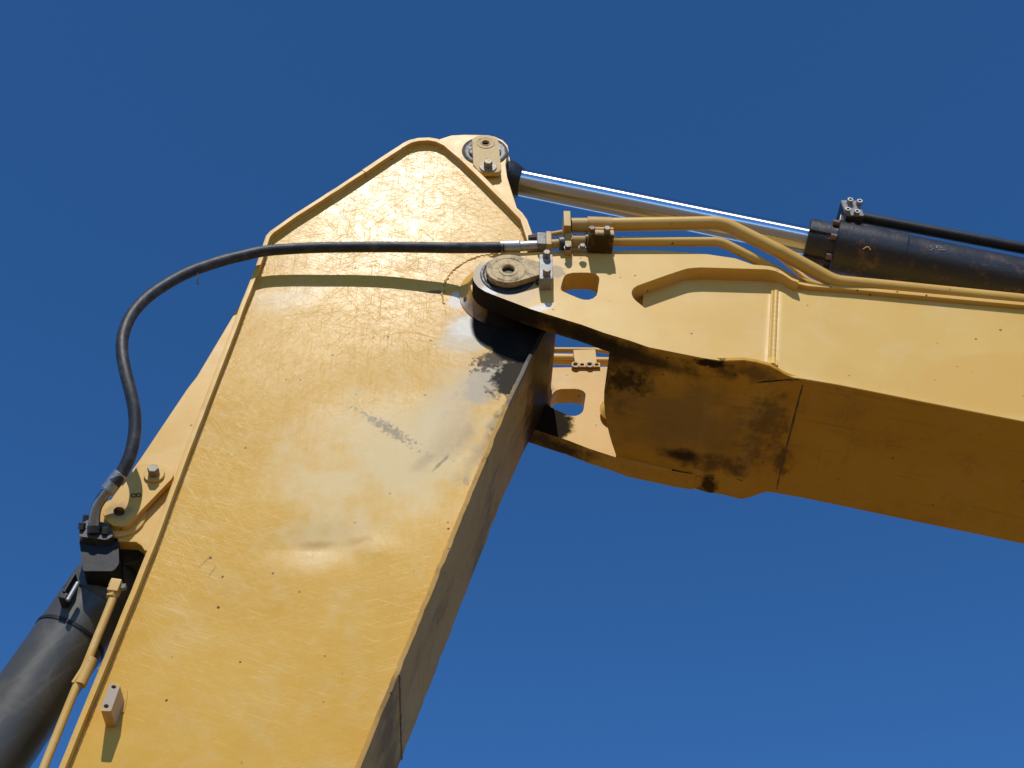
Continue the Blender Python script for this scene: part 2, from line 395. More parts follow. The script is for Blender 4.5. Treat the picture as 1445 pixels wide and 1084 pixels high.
# fillet welds that join the cover plates to the near side plate
def bead(pts, y, r, name='weld_bead', mat=None, seed=1):
    rr = random.Random(seed); P = []
    for (a, b), (c, d) in zip(pts, pts[1:]):
        L = math.hypot(c-a, d-b); n = max(1, int(L/.009))
        P += [Vector((a+(c-a)*i/n + rr.gauss(0, .0006), y, b+(d-b)*i/n + rr.gauss(0, .0006))) for i in range(n)]
    P.append(Vector((pts[-1][0], y, pts[-1][1])))
    ph = [1 + .09*math.sin(i*1.9) + rr.gauss(0, .05) for i in range(len(P))]; m = len(P)-1
    obj(name, tube(P, lambda t: r*ph[min(m, int(round(t*m)))], 8), mat, stick, 80)
bead(offset(front, .0225), P0 + .001, .0075, mat=cover_paint)
bead(offset(nose, .0245), P0 + .001, .0075, mat=cover_paint, seed=2)
bead(offset([p for p in bot if p[1] < 5.75], .0195), P0 + .001, .0075, mat=cover_paint, seed=3)
# butt weld across the bottom cover
w0 = at(565, 950, F0); nb = Vector((A.z-B.z, 0, -(A.x-B.x))).normalized()
wx = A.x + sl*(w0.z - A.z)
ww = [Vector((wx, F0 + .004 + .592*i/60, w0.z)) + nb*.001 + Vector((random.gauss(0, .001), 0, random.gauss(0, .001))) for i in range(61)]
obj('weld_bead', tube(ww, .0042, 8), plain('old_brown_weld', (.17, .11, .05), .7), stick, 80)
# near and far side plates, dented like the photographed one
side_out = offset(front, .008)[:-1] + offset(nose, .008) + offset(bot, .006)
def dent(x, z):
    d = 0
    for (px, py, rx, rz, an, h) in ((455, 768, .16, .07, .15, .010), (600, 690, .30, .22, .6, .007), (520, 560, .26, .16, .3, .004), (640, 600, .10, .20, .3, .006), (330, 560, .3, .2, .2, -.003), (540, 300, .22, .16, .3, .003), (520, 770, .09, .05, -.3, -.005)):
        c = at(px, py, P0); dx, dz = x - c.x, z - c.z; u = dx*math.cos(an) + dz*math.sin(an); v = -dx*math.sin(an) + dz*math.cos(an)
        d += h*math.exp(-(u/rx)**2 - (v/rz)**2)
    return d
def side_plate(y0, y1, s):
    bm = prism(side_out, y0, y1, bevel=0)
    for ax, lo, hi in (((1, 0, 0), -1.9, .5), ((0, 0, 1), zb, 7.5)):
        t = lo
        while t < hi:
            bmesh.ops.bisect_plane(bm, geom=bm.verts[:] + bm.edges[:] + bm.faces[:], plane_co=Vector(ax)*t, plane_no=Vector(ax)); t += .045
    for v in bm.verts: v.co.y += s*dent(v.co.x, v.co.z)
    return finish(bm)
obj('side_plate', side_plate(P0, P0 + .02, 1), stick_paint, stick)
obj('side_plate', side_plate(F1 - P0 + F0 - .02, F1 - P0 + F0, -1), cover_paint, stick)
# welded pad and the flared boss the pin runs in
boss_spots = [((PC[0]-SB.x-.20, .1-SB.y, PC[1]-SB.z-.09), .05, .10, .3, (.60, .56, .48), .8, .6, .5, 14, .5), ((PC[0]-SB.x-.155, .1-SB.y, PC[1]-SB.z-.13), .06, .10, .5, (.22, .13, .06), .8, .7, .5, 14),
              ((PC[0]-SB.x+.04, .1-SB.y, PC[1]-SB.z-.20), .22, .18, .3, GREASE_SHADOW, .99, .4, .3, 10)]  # lower boss blackened: grease, with the shade under the fork painted in
pad_paint = paint('boss_weld_paint', base=(.68, .42, .11), rough=.40, dust=.6, bump=.2)
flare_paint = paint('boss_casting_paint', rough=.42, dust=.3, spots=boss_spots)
wb = bmesh.new(); random.seed(3)
ring = []
for i in range(0, 60):
    a = R(98) + R(96)*i/59; rr = .286 + .003*math.sin(i*2.1) + random.uniform(-.002, .002)
    ring.append(Vector((PC[0]+rr*math.cos(a), P0 - .0004, PC[1]+rr*math.sin(a))))
tube(ring, lambda t: .0042 + .0006*math.sin(t*140) + .001*math.sin(t*31), 8, wb)
obj('weld_bead', wb, pad_paint, stick)
fl = lathe((PC[0], P0 - .004, PC[1]), NEG, [(0, .212), (.004, .200), (.012, .188), (.024, .175), (.04, .166), (.052, .162), (.054, .158), (.054, 0)], 72)
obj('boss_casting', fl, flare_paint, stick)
core = rod((PC[0], F0 + .005, PC[1]), (PC[0], F1 - .005, PC[1]), .150)
obj('pin_tube', core, grease, stick)
plug = rod((at(657.5, 421, .14).x, .155, at(657.5, 421, .14).z), at(657.5, 421, .135), .011)
obj('grease_port', plug, hole_dark, stick)

# top lug that carries the rod of the stick cylinder
LY = .25
lug_px = [(612, 215), (620, 196.5), (637, 191), (656, 190), (679.7, 190.4), (697, 192.3), (709.6, 198), (716.4, 205), (717.9, 213), (715, 222), (713.5, 232.5), (715.8, 249.7), (722, 269.7), (729.5, 293.3), (737, 300), (744, 310), (751, 329), (757, 352), (758, 400), (700, 400), (640, 300)]
lug = xz(lug_px, LY)
LP = at(684.5, 207, LY - .03); LC = Vector((LP.x, MID, LP.z))
obj('pin_lug', prism(lug, LY, LY + .06), lug_paint, stick)
obj('pin_lug', prism(lug, 2*MID - LY - .06, 2*MID - LY), lug_paint, stick)
seal = lathe((LC.x, LY + .001, LC.z), NEG, [(0, .118), (.006, .116), (.010, .108), (.004, .098), (.004, 0)], 56)
obj('grease_seal', seal, plain('old_grease_ring', (.06, .055, .05), .5, alt=(.22, .20, .18), asc=40, bump=.8, bsc=50), stick)
obj('lug_pin', rod((LC.x, LY - .012, LC.z), (LC.x, 2*MID - LY + .012, LC.z), .083), plain('greasy_pin', (.34, .33, .31), .6, .3, alt=(.02, .018, .016), asc=22, lo=.40, hi=.52, amt=1), stick)
YR = LY - .040
cap_px = [(666, 196), (672, 192.3), (680, 190.6), (690, 190.8), (697, 193), (702.8, 196.3), (707.5, 239), (704, 242.5), (699, 243), (681, 243), (675, 240.5), (668, 232)]
hole = xz([(685+5.2*math.cos(a), 201.8+3.3*math.sin(a)) for a in (2*math.pi*i/20 for i in range(20))], YR)
keeper = obj('pin_keeper', prism(xz(cap_px, YR), YR, LY - .013, [hole], bevel=.002), plain('tan_keeper', (.58, .41, .18), .6, alt=(.26, .16, .08), asc=36, bump=.4, lo=.55, hi=.75, spec=.2), stick)
rc = at(685.2, 201.9, YR)
obj('ring', lathe((rc.x, YR+.002, rc.z), NEG, [(0, .047), (.004, .046), (.005, .042), (.003, .036), (.003, .027), (.0055, .024), (.0055, .020), (0, .0195)], 40), ring_tan, keeper)
obj('pin_bore', rod((rc.x, YR+.012, rc.z), (rc.x, LY-.012, rc.z), .022), hole_dark, keeper)
bc = at(688.6, 236, YR)
bo = obj('bolt', hexhead((bc.x, YR, bc.z), NEG, .0215, .030, .043, .007, .3), bolt_steel, keeper)

# triangular lug for the bucket cylinder, its keeper plate and bolt
BY = .20
bl_px = [(340, 428), (331, 442), (278, 531), (264, 549), (197.6, 648), (160, 700), (143, 727), (140, 750), (150, 764), (167, 764), (192, 765), (199.6, 770), (204, 777), (235, 777), (300, 620), (352, 470)]
bl = xz(bl_px, BY)
obj('cylinder_lug', prism(bl, BY, BY + .05), lug_paint, stick)
obj('cylinder_lug', prism(bl, 2*MID - BY - .05, 2*MID - BY), lug_paint, stick)
KY = .160
BP = at(168, 722, KY); BC = Vector((BP.x, MID, BP.z))
obj('lug_ring', lathe((BC.x, BY + .001, BC.z), NEG, [(0, .098), (.010, .096), (.014, .088), (.014, 0)], 56), lug_paint, stick)
kp = [(193, 658.5), (199.6, 654.3), (207, 652.8), (214.5, 652.6), (222, 653.3), (229.4, 655.2), (236, 658), (241, 662), (244.2, 667), (244.4, 671.5), (242, 676), (199.6, 719.8), (183.4, 738), (179, 741.5), (174, 743), (160, 742), (153, 737.5), (149, 731), (145.5, 724.5), (147, 717), (153.5, 709.7), (167, 693), (181, 676)]
hl = [(168+8.2*math.cos(a), 721.8+6.4*math.sin(a)) for a in (2*math.pi*i/24 for i in range(24))]
kobj = obj('pin_keeper', prism(xz(kp, KY), KY, BY - .013, [xz(hl, KY)]), paint('keeper_paint', rough=.42, dust=.3, spots=[((BP.x-SB.x, KY-SB.y, BP.z-SB.z), .06, .055, 0, (.30, .19, .09), .7, .5, .7, 30)]), stick)
hc = at(168, 721.8, KY)
obj('threaded_hole', lathe((hc.x, BY-.0135, hc.z), NEG, [(0, 0), (0, .0235), (.004, .0225), (.006, .0235), (.010, .0225), (.012, .0235), (.016, .0225), (.018, .0235), (.0245, .0225)], 32), plain('rusty_thread', (.10, .05, .02), .6), kobj)
wc = at(218, 671, KY)
obj('washer', lathe((wc.x, KY-.0005, wc.z), NEG, [(0, 0), (0, .040), (.008, .040), (.010, .038), (.010, 0)], 40), lug_paint, kobj)
obj('bolt', hexhead((wc.x, KY-.010, wc.z), NEG, .0225, .036, 0, 0, .25), bolt_steel, kobj)
# the hand-painted figure 8, lying on its side on the keeper plate
eb = bmesh.new()
for cx, cy, rx, ry in ((188.6, 699.2, 3.6, 2.4), (195.6, 698.7, 3.4, 2.2)):
    tube([at(cx+rx*math.cos(a), cy+ry*math.sin(a), KY-.0012) for a in (2*math.pi*i/18 for i in range(19))], .0021, 6, eb)
obj('figure_eight', eb, mark_ink, kobj)
# drilled hose block welded to the side plate
bf = [(156, 964.3), (168.6, 965.2), (169.4, 968), (156.8, 1002.8), (154.5, 1003.8), (142.6, 1003.2), (141.7, 1000.5), (154, 966)]
fy = P0 - .103
def ell(cx, cy, rx, ry): return [(cx+rx*math.cos(a), cy+ry*math.sin(a)) for a in (2*math.pi*i/16 for i in range(16))]
hs2 = [xz(ell(160.5, 969.4, 3.6, 2.5), fy), xz(ell(149.8, 996.5, 3.6, 2.9), fy)]
blk = obj('hose_block', prism(xz(bf, fy), fy, P0 + .006, hs2, bevel=.002), paint('hose_block_paint', rough=.45, dust=.2, spots=[(T(155, 984, fy), .05, .07, .3, (.34, .30, .26), .8, .4, .7, 40)]), stick)
for cx, cy in ((160.5, 969.4), (149.8, 996.5)):
    c = at(cx, cy, fy); obj('bolt_hole', rod((c.x, fy+.02, c.z), (c.x, fy+.06, c.z), .0105), hole_dark, blk)
sw = bmesh.new()
c0, c1 = at(185, 978, P0), at(172, 1012, P0); tube(smooth_path([(c.x, c.y+.003, c.z) for c in (at(177, 976, P0), at(175.5, 990, P0), at(172, 1006, P0))]), .010, 8, sw)
obj('weld_bead', sw, lug_paint, stick)

# ================================================================== BOOM
BB = Vector((2.9, MID, 5.0))
boom = thing('excavator_boom', 'long yellow excavator boom with forked end gripping the stick, reaching in from the right', 'excavator boom', BB)
def U(px, py, Y=0): return toward(px, py, Y, BB)
nose_spots = [(U(722, 400), .22, .17, .3, (.34, .27, .17), .75, .8, .6, 10, 0, .12), (U(676, 390), .07, .13, 0, (.22, .17, .11), .85, .6, .8, 18, 0, .12),
              (U(690, 410), .12, .05, .5, (.62, .60, .55), .8, .5, .8, 26), (U(755, 437), .12, .03, .45, (.68, .66, .60), .7, .6, .7, 26),
              (U(786, 384), .04, .05, 0, (.16, .11, .07), .7, .3, .9, 40), (U(800, 372), .10, .03, 0, (.42, .33, .2), .4, .8, .8, 20),
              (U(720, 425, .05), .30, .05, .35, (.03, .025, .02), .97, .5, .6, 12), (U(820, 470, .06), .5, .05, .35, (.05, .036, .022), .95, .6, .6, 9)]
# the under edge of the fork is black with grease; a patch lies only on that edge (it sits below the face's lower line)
nose_paint = paint('boom_nose_paint', base=(.66, .412, .102), rough=.45, dust=.15, spots=nose_spots[:6] + [(U(768, 598, .74), .16, .16, .6, GREASE_SHADOW, .98, .3, .7, 14, 0, .06)])  # black patch on the far fork: grease plus painted-in shadow
web_paint = paint('boom_web_paint', base=(.66, .412, .102), rough=.47, dust=.28, speck=1.0, spots=[(U(1420, 540, .05), .42, .20, .15, (.64, .36, .075), .7, .15, .12, 3)])
bot_px = [(905, 486), (970, 501), (992.5, 506), (1017, 509), (1035, 508.4), (1050, 508), (1068, 511), (1085, 515.5), (1097.5, 522), (1107.5, 528), (1120, 533), (1134, 534.6), (1181, 542.5), (1234, 553), (1300, 566.3), (1372, 580.5), (1445, 594.7), (1700, 645)]
def dense(pts, st):
    out = []
    for (a, b), (c, d) in zip(pts, pts[1:]):
        n = max(1, int((c-a)/st)) if a < 1150 else 1
        out += [(a+(c-a)*i/n, b+(d-b)*i/n) for i in range(n)]
    return out + [pts[-1]]
bot_px = dense(bot_px, 4)
def edge_y(px): 
    t = lambda a, b: min(1, max(0, (px-a)/(b-a)))
    s = lambda v: v*v*(3-2*v)
    return .01 - .022*s(t(1005, 1050)) + .062*s(t(1084, 1128))
def floor_y(px):
    t = min(1, max(0, (px-1082)/16)); t = t*t*(3-2*t); return .068*(1-t) + .052*t
def on_under(px, py):
    """point of the under plate seen at a pixel"""
    d = fw + rt*((px-CX)/FPX) + up*((CY-py)/FPX)
    prof = sorted((at(a, b, edge_y(a)).x, at(a, b, edge_y(a)).z) for a, b in bot_px)
    p = CAM.copy(); t = 4.0
    while t < 9:
        p = CAM + d*t; p.z += .0025
        z = None
        for (xa, za), (xb, zb_) in zip(prof, prof[1:]):
            if xa <= p.x <= xb: z = za + (zb_-za)*(p.x-xa)/(xb-xa)
        if z is None: z = prof[0][1] if p.x < prof[0][0] else prof[-1][1]
        if p.z > z: break
        t += .003
    return p
def N(px, py):                                      # a point of the boom's under face, relative to the boom
    p = on_under(px, py) - BB; return (p.x, p.y, p.z)
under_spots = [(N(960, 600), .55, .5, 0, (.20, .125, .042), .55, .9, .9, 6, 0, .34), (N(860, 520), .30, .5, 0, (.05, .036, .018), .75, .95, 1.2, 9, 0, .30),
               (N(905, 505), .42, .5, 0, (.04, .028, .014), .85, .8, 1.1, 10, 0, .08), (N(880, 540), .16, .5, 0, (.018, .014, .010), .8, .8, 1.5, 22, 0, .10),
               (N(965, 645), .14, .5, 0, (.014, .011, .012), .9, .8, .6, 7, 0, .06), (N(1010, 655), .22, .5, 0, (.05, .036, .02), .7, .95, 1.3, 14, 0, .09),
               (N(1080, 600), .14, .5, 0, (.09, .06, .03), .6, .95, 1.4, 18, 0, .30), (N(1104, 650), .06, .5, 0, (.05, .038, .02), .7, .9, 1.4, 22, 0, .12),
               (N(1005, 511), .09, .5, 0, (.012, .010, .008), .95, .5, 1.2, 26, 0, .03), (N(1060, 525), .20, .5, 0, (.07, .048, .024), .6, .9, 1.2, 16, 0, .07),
               (toward(700, 415, .05, BB), .36, .5, 0, GREASE_SHADOW, .98, .6, .4, 9, 0, .2), (toward(810, 458, .05, BB), .36, .5, 0, (.030, .021, .012), .9, .8, .8, 12, 0, .12),
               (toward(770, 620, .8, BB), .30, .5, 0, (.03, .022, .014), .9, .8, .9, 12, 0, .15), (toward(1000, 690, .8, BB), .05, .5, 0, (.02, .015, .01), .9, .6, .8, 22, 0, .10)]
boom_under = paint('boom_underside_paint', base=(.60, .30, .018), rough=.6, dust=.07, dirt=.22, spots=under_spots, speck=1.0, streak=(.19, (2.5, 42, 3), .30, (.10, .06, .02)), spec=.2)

FT = .10
fork_low = [(667, 392), (668.3, 396.5), (671, 401), (675, 405.5), (684.7, 411.6), (699.6, 417.6), (724.5, 427), (749.4, 436.5), (780, 446), (820, 458), (853, 470), (889.4, 481), (915, 490), (970, 501), (992.5, 505.5), (1017, 508.9)]
pocket_low = [(1006, 500), (985, 490), (955, 468), (912, 436), (898, 425), (893.5, 420), (891.5, 415), (891.8, 410.5), (894.5, 406.5), (900, 403)]
pocket_top = [(940, 388.7), (963, 381), (970, 379), (979, 378), (990, 377.5), (1060, 379.5), (1082, 380.2)]
lip_end = [(1094, 382.5), (1105, 387.3), (1117, 395.2), (1127, 399)]
top_edge = [(1127.5, 395.7), (1117.5, 392), (1105, 383.4), (1092.5, 376), (1062.5, 373.4), (1037.5, 364.5), (1000, 359), (965, 355.5), (925, 353.2), (865, 354), (797, 354.5), (724.5, 357.3), (708, 357.8), (699.6, 359), (690, 362), (679.7, 368), (672, 376), (668, 386)]
fork_px = fork_low + pocket_low + pocket_top + lip_end + top_edge
fork = xz(fork_px, 0)
slot_px = [(793, 410.5), (805, 416), (818, 421.3), (824, 422.9), (831, 423), (837, 421), (841.8, 417), (843.3, 412), (844.3, 404), (845.8, 395), (845.2, 391), (842, 388), (836, 385.6), (829, 384.8), (808.6, 385), (801, 386.6), (796.5, 390), (794.6, 394), (791.8, 404), (791.4, 408)]
slot = xz(slot_px, 0)
def two_tone(bm_obj, edge_mat):
    me = bm_obj.data; me.materials.append(edge_mat)
    for p in me.polygons:
        n = p.normal
        if abs(n.y) < .5 and n.z < -.2 and abs(p.center.z) < 99:
            p.material_index = 1
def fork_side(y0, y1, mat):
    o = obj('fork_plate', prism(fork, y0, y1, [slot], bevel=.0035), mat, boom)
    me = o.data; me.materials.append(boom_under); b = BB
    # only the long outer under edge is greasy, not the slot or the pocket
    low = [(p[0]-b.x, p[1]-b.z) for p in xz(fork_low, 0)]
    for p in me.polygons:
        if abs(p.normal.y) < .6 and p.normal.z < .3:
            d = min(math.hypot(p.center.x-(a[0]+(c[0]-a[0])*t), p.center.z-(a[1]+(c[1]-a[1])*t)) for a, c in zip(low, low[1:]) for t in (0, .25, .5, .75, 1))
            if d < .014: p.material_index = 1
    return o
fork_side(0, FT, nose_paint)
fork_side(2*MID - FT, 2*MID, nose_paint)

# side webs with the shallow shoulder next to the weld: rows from the lower edge upwards
top_at = lambda px: (355 if px < 925 else 353 + (px-925)*.07) if px < 1000 else (361 + (px-1000)*.27 if px < 1127 else 396 + (px-1127)*.0945)
def web(sgn, mat):
    bm = bmesh.new(); cols = []
    flip = (lambda y: y) if sgn > 0 else (lambda y: 2*MID - y)
    for px, py in bot_px:
        e = edge_y(px); b = at(px, py, e); fy_ = floor_y(px) 
        t = at(px + 5, max(top_at(px) + 8, 372), fy_)
        col = []
        for k, hgt in enumerate((0, .004, .010, .018, .030, .045)):
            u = k/5; s = u*u*(3-2*u); col.append(bm.verts.new((b.x+(t.x-b.x)*hgt/(t.z-b.z), flip(e*(1-s)+fy_*s), b.z+hgt)))
        for k in (.04, .12, .5, 1): zk = b.z+.045+(t.z-b.z-.045)*k; col.append(bm.verts.new((b.x+(t.x-b.x)*(zk-b.z)/(t.z-b.z), flip(fy_), zk)))
        back = [bm.verts.new((v.co.x, flip(.088), v.co.z)) for v in (col[0], col[-1])]
        cols.append((col, back))
    for (a, ab), (c, cb) in zip(cols, cols[1:]):
        for i in range(len(a)-1): bm.faces.new((a[i], c[i], c[i+1], a[i+1]))
        bm.faces.new((ab[0], ab[1], cb[1], cb[0])); bm.faces.new((a[-1], c[-1], cb[1], ab[1])); bm.faces.new((a[0], ab[0], cb[0], c[0]))
    return finish(bm)
obj('side_web', web(1, web_paint), web_paint, boom, 50)
obj('side_web', web(-1, web_paint), web_paint, boom, 50)
# under plate of the box, following the lower edge of the webs
def under():
    bm = bmesh.new(); rows = []
    pts = [(866, 499.5, .12), (880, 503.8, .12), (900, 508.5, .12)]
    for px, py, in bot_px[1:]:
        pass
    prof = [(at(864, 474.5, 0).x, at(864, 474.5, 0).z + .004, FT*.6)]
    for px, py in bot_px:
        e = edge_y(px); b = at(px, py, e); prof.append((b.x, b.z + (-.003 if px > 1012 else .003), e + .002 if px > 1012 else FT*.6))
    prof.sort()
    for x, z, e in prof:
        n = 12; row = []
        for j in range(n+1):
            y = e + (2*MID - 2*e)*j/n
            row.append(bm.verts.new((x, y, z)))
        rows.append(row)
    # the mouth is drawn back towards the far fork plate
    for j, v in enumerate(rows[0]):
        u = j/12; v.co.x += .105*max(0, (u-.42)/.58)**1.6; v.co.z -= .035*max(0, (u-.42)/.58)**1.6
    for a, c in zip(rows, rows[1:]):
        for j in range(12): bm.faces.new((a[j], a[j+1], c[j+1], c[j]))
    ex = bmesh.ops.extrude_face_region(bm, geom=bm.faces[:])
    for v in ex['geom']:
        if isinstance(v, bmesh.types.BMVert): v.co.z += .02
    return finish(bm)
obj('under_plate', under(), boom_under, boom)
# cross plate closing the box behind the fork
x0 = at(872, 474, 0)
cp = bmesh.new(); rows = []
for i in range(9):
    t = i/8; rows.append([cp.verts.new((x0.x + .02 + .24*t*t + .105*max(0, (j/10-.42)/.58)**1.6*(1-t), FT-.004 + (2*MID-2*FT+.008)*j/10, x0.z + .006 + .42*t)) for j in range(11)])
for a, c in zip(rows, rows[1:]):
    for j in range(10): cp.faces.new((a[j], a[j+1], c[j+1], c[j]))
ex = bmesh.ops.extrude_face_region(cp, geom=cp.faces[:])
for v in ex['geom']:
    if isinstance(v, bmesh.types.BMVert): v.co.x += .02
obj('cross_plate', finish(cp), boom_under, boom)
# rounded gusset at the root of the far fork plate
gc = at(866, 578, .70)
obj('gusset', rod((gc.x+.012, .735, gc.z+.012), (gc.x+.012, .70, gc.z+.012), .075, .02), nose_paint, boom)
# transverse weld and scars under the boom
wl = [on_under(1133, 543), on_under(1127, 565), on_under(1118, 600), on_under(1108, 640), on_under(1101, 668), on_under(1096, 690)]
wbm = bmesh.new(); pth = smooth_path(wl, 12)
tube(pth, lambda t: .0055 + .0006*math.sin(t*330), 8, wbm)
obj('weld_bead', wbm, plain('dirty_weld', (.09, .055, .022), .6, alt=(.12, .075, .03), asc=20, bump=.5), boom)
scar = plain('black_scar', (.012, .009, .006), .7)
for pts_, r_ in (([(1064, 541), (1085, 538), (1105, 536.3), (1128, 536)], lambda t: .002+.005*math.sin(min(1, t*1.3)*2.6)), ([(1034, 674), (1050, 680), (1066, 687)], .003), ([(948, 664), (970, 669), (990, 672)], .006)):
    obj('gouge', tube(smooth_path([on_under(*q) for q in pts_], 5), r_, 6), scar, boom)
# butt weld on the near side web
def web_weld(flip, name='weld_bead'):
    b = bmesh.new(); pts = []
    for i in range(160):
        t = i/159; px = 1095 - 4.5*t; py = 412 + (516-412)*t
        yy = .058 - (.0 if t < .9 else .05*((t-.9)/.1)**2)
        p = at(px, py, yy); pts.append(Vector((p.x, flip(yy), p.z)))
    tube(pts, lambda t: .0125 + .0004*math.sin(t*420) + .0003*math.sin(t*97), 12, b)
    for s in (-1, 1):
        tube([p + Vector((.016*s, .003*s + .001, 0)) for p in pts], lambda t: .0065 + .0005*math.sin(t*390+s), 8, b)
    obj(name, b, web_paint, boom)
web_weld(lambda y: y); web_weld(lambda y: 2*MID - y)
# top plate: its edge stands proud of the webs
tl = [(1092.5, 376.4), (1105, 383.8), (1117.5, 392.3), (1127.5, 396.3), (1140, 399.2), (1170, 401.6), (1200, 403.8), (1300, 413), (1445, 426.5), (1700, 450)]
tp = xz(tl, .026)
obj('top_plate', strip(tp, .021, .026, 2*MID - .026), nose_paint, boom)
tl2 = xz([(905, 366), (960, 368), (1000, 371), (1037.5, 377), (1062.5, 384), (1094, 389)], .10)
obj('top_plate', strip(tl2, .02, FT - .004, 2*MID - FT + .004), nose_paint, boom)

# pivot pin: welded cap, bore, locking block with two bolts
PY = -.034
tang = [(717.3+31.2*math.cos(a), 379+19.6*math.sin(a)) for a in (R(d) for d in range(66, 300, 9))]
cap_px = tang + [(748, 365.5), (764, 370.5), (764, 387)]
bore = xz([(717.3+9*math.cos(a), 380+5.8*math.sin(a)) for a in (2*math.pi*i/22 for i in range(22))], PY)
pcap = obj('pivot_pin', prism(xz(cap_px, PY), PY, .001, [bore], bevel=.004), worn_cap, boom)
pr = at(717.3, 380, PY)
obj('ring', lathe((pr.x, PY+.002, pr.z), NEG, [(0, .045), (.004, .044), (.005, .040), (.004, .031), (.001, .029), (0, .0285)], 44), ring_tan, pcap)
obj('ring', lathe((pr.x, PY+.003, pr.z), NEG, [(0, .079), (.004, .077), (.005, .073), (.003, .068), (0, .067)], 56), worn_cap, pcap)
obj('pin_bore', rod((pr.x, PY+.016, pr.z), (pr.x, .05, pr.z), .031), hole_dark, pcap)
obj('grease_ring', lathe((pr.x, .0005, pr.z), NEG, [(0, .122), (.005, .119), (.007, .110), (.003, .100), (.003, 0)], 56), grease, boom)
obj('pivot_pin_shaft', rod((pr.x, .01, pr.z), (pr.x, 2*MID+.03, pr.z), .09), dark_steel, boom)
LBY = -.066
lk = obj('locking_block', prism(xz([(762, 359), (779, 359), (780, 361), (780, 392), (778.6, 393.4), (763, 393.4), (761.6, 392), (761.3, 361)], LBY), LBY, .002, bevel=.002), plain('grey_block_paint', (.30, .29, .255), .5, alt=(.16, .12, .08), asc=22, bump=.4), boom)
for cx, cy in ((771, 362.5), (771.3, 387.5)):
    c = at(cx, cy, LBY); obj('bolt', hexhead((c.x, LBY, c.z), NEG, .0165, .030, .0, 0, .2), bolt_steel, lk)
rb = at(760, 400, 0)
obj('weld_tack', rod((rb.x, .004, rb.z), (rb.x, -.015, rb.z), .014, .006), grease, boom)

# ---- rigid pipes, clamps and brackets along the top of the boom
pipe_paint = paint('pipe_paint', base=(.62, .36, .065), rough=.35, dust=.15, speck=1.0, dirt=.03, spec=.4)
UPY, LOY = -.06, -.02
def mirror(pts): return [Vector((p.x, 2*MID - p.y, p.z)) for p in pts]
up_path = [at(806, 318.2, UPY), at(1020, 314.8, UPY), at(1100, 355, -.03), at(1178, 398.2, .03), at(1260, 406, .045), at(1445, 425, .045), at(1700, 452, .045)]
lo_path = [at(800, 341.5, LOY), at(1017, 341.2, LOY), at(1062, 364, .0), at(1122, 397, .07), at(1180, 412, .13), at(1445, 440, .13)]
th_path = [at(1040, 334, .12), at(1085, 351, .12), at(1111, 372, .12), at(1140, 396, .12), at(1200, 420, .12)]
for nm, pth_, r_, bd in (('hydraulic_pipe', up_path, .0318, .16), ('hydraulic_pipe', lo_path, .0225, .13)):
    obj(nm, tube(bend_path(pth_, bd, 9), r_, 26), pipe_paint, boom, 60)
obj('hydraulic_pipe', tube(bend_path(th_path, .12), .013, 16), pipe_paint, boom, 60)
obj('hydraulic_pipe', tube([at(740, 508, .80), at(900, 511, .80), at(1000, 513, .80)], .0215, 24), pipe_paint, boom, 60)
obj('pipe_sleeve', tube([at(770, 506.5, .80), at(808.5, 507, .80)], .0275, 24), pipe_paint, boom, 60)
obj('hydraulic_pipe', tube([at(740, 493.6, .83), at(838, 494, .83), at(900, 500, .83), at(1000, 512, .83)], .0125, 20), pipe_paint, boom, 60)
def V(px, py, Y): return at(px, py, Y)
def clamp():
    """two-pipe clamp: saddle over the upper pipe, block under it, two bolts on the front ledge"""
    m = paint('clamp_paint', base=(.50, .29, .065), rough=.5, dust=.3, dirt=.35, spots=[(toward(846, 350, -.04, BB), .12, .03, 0, (.02, .016, .01), .9, .6, .6, 20)])
    a, b = at(828.5, 318, UPY), at(863.5, 317.4, UPY); xc = (a.x+b.x)/2; hw = (b.x-a.x)/2
    zt = at(846, 323.8, -.105).z; zl = at(846, 332.3, -.105).z
    body = box((xc, -.042, (zt+zl)/2), (1, 0, 0), (0, 1, 0), (0, 0, 1), hw, .064, (zt-zl)/2, .003)
    o = obj('pipe_clamp', body, m, boom)
    sb = bmesh.new(); tube([(xc-hw, UPY, a.z), (xc+hw, UPY, a.z)], .040, 28, sb); obj('saddle', sb, m, o)
    lip = box((xc, -.075, zt + .006), (1, 0, 0), (0, 1, 0), (0, 0, 1), hw*.98, .034, .006, .002); obj('saddle_flange', lip, m, o)
    for f in (-.62, .60):
        p = at(846+17.5*f, 325.6, -.108); obj('bolt', hexhead((p.x, -.106, p.z), NEG, .0150, .020, 0, 0, .4), bolt_steel if f > 0 else copper_bolt, o)
    return o
clamp()
# flange plate and sleeve at the end of the pipes
fx = at(801, 325, UPY); 
zt = at(800, 296, -.095).z; zl = at(800, 345, -.02).z - .03
fl_m = paint('pipe_flange_paint', base=(.52, .33, .10), rough=.5, dust=.4, dirt=.3)
ftop, fbot = at(800, 297.5, -.095), at(801, 318.5, -.095)
fp = obj('pipe_flange', box(((at(794.8, 306, -.095).x+at(806, 306, -.095).x)/2, -.0475, (ftop.z+fbot.z)/2), (1, 0, 0), (0, 1, 0), (0, 0, 1), .0155, .0475, (ftop.z-fbot.z)/2, .003), fl_m, boom)
sl0, sl1 = at(806.5, 341, LOY), at(826, 341, LOY)
fb2 = obj('pipe_flange', box((fp.data.vertices[0].co.x*0 + (at(796.5, 335, -.05).x+at(806.5, 335, -.05).x)/2, -.018, at(801, 338.5, -.05).z), (1, 0, 0), (0, 1, 0), (0, 0, 1), .0145, .034, .048, .003), fl_m, boom)
obj('pipe_sleeve', tube([sl0, sl1], .0325, 26), fl_m, boom, 60)
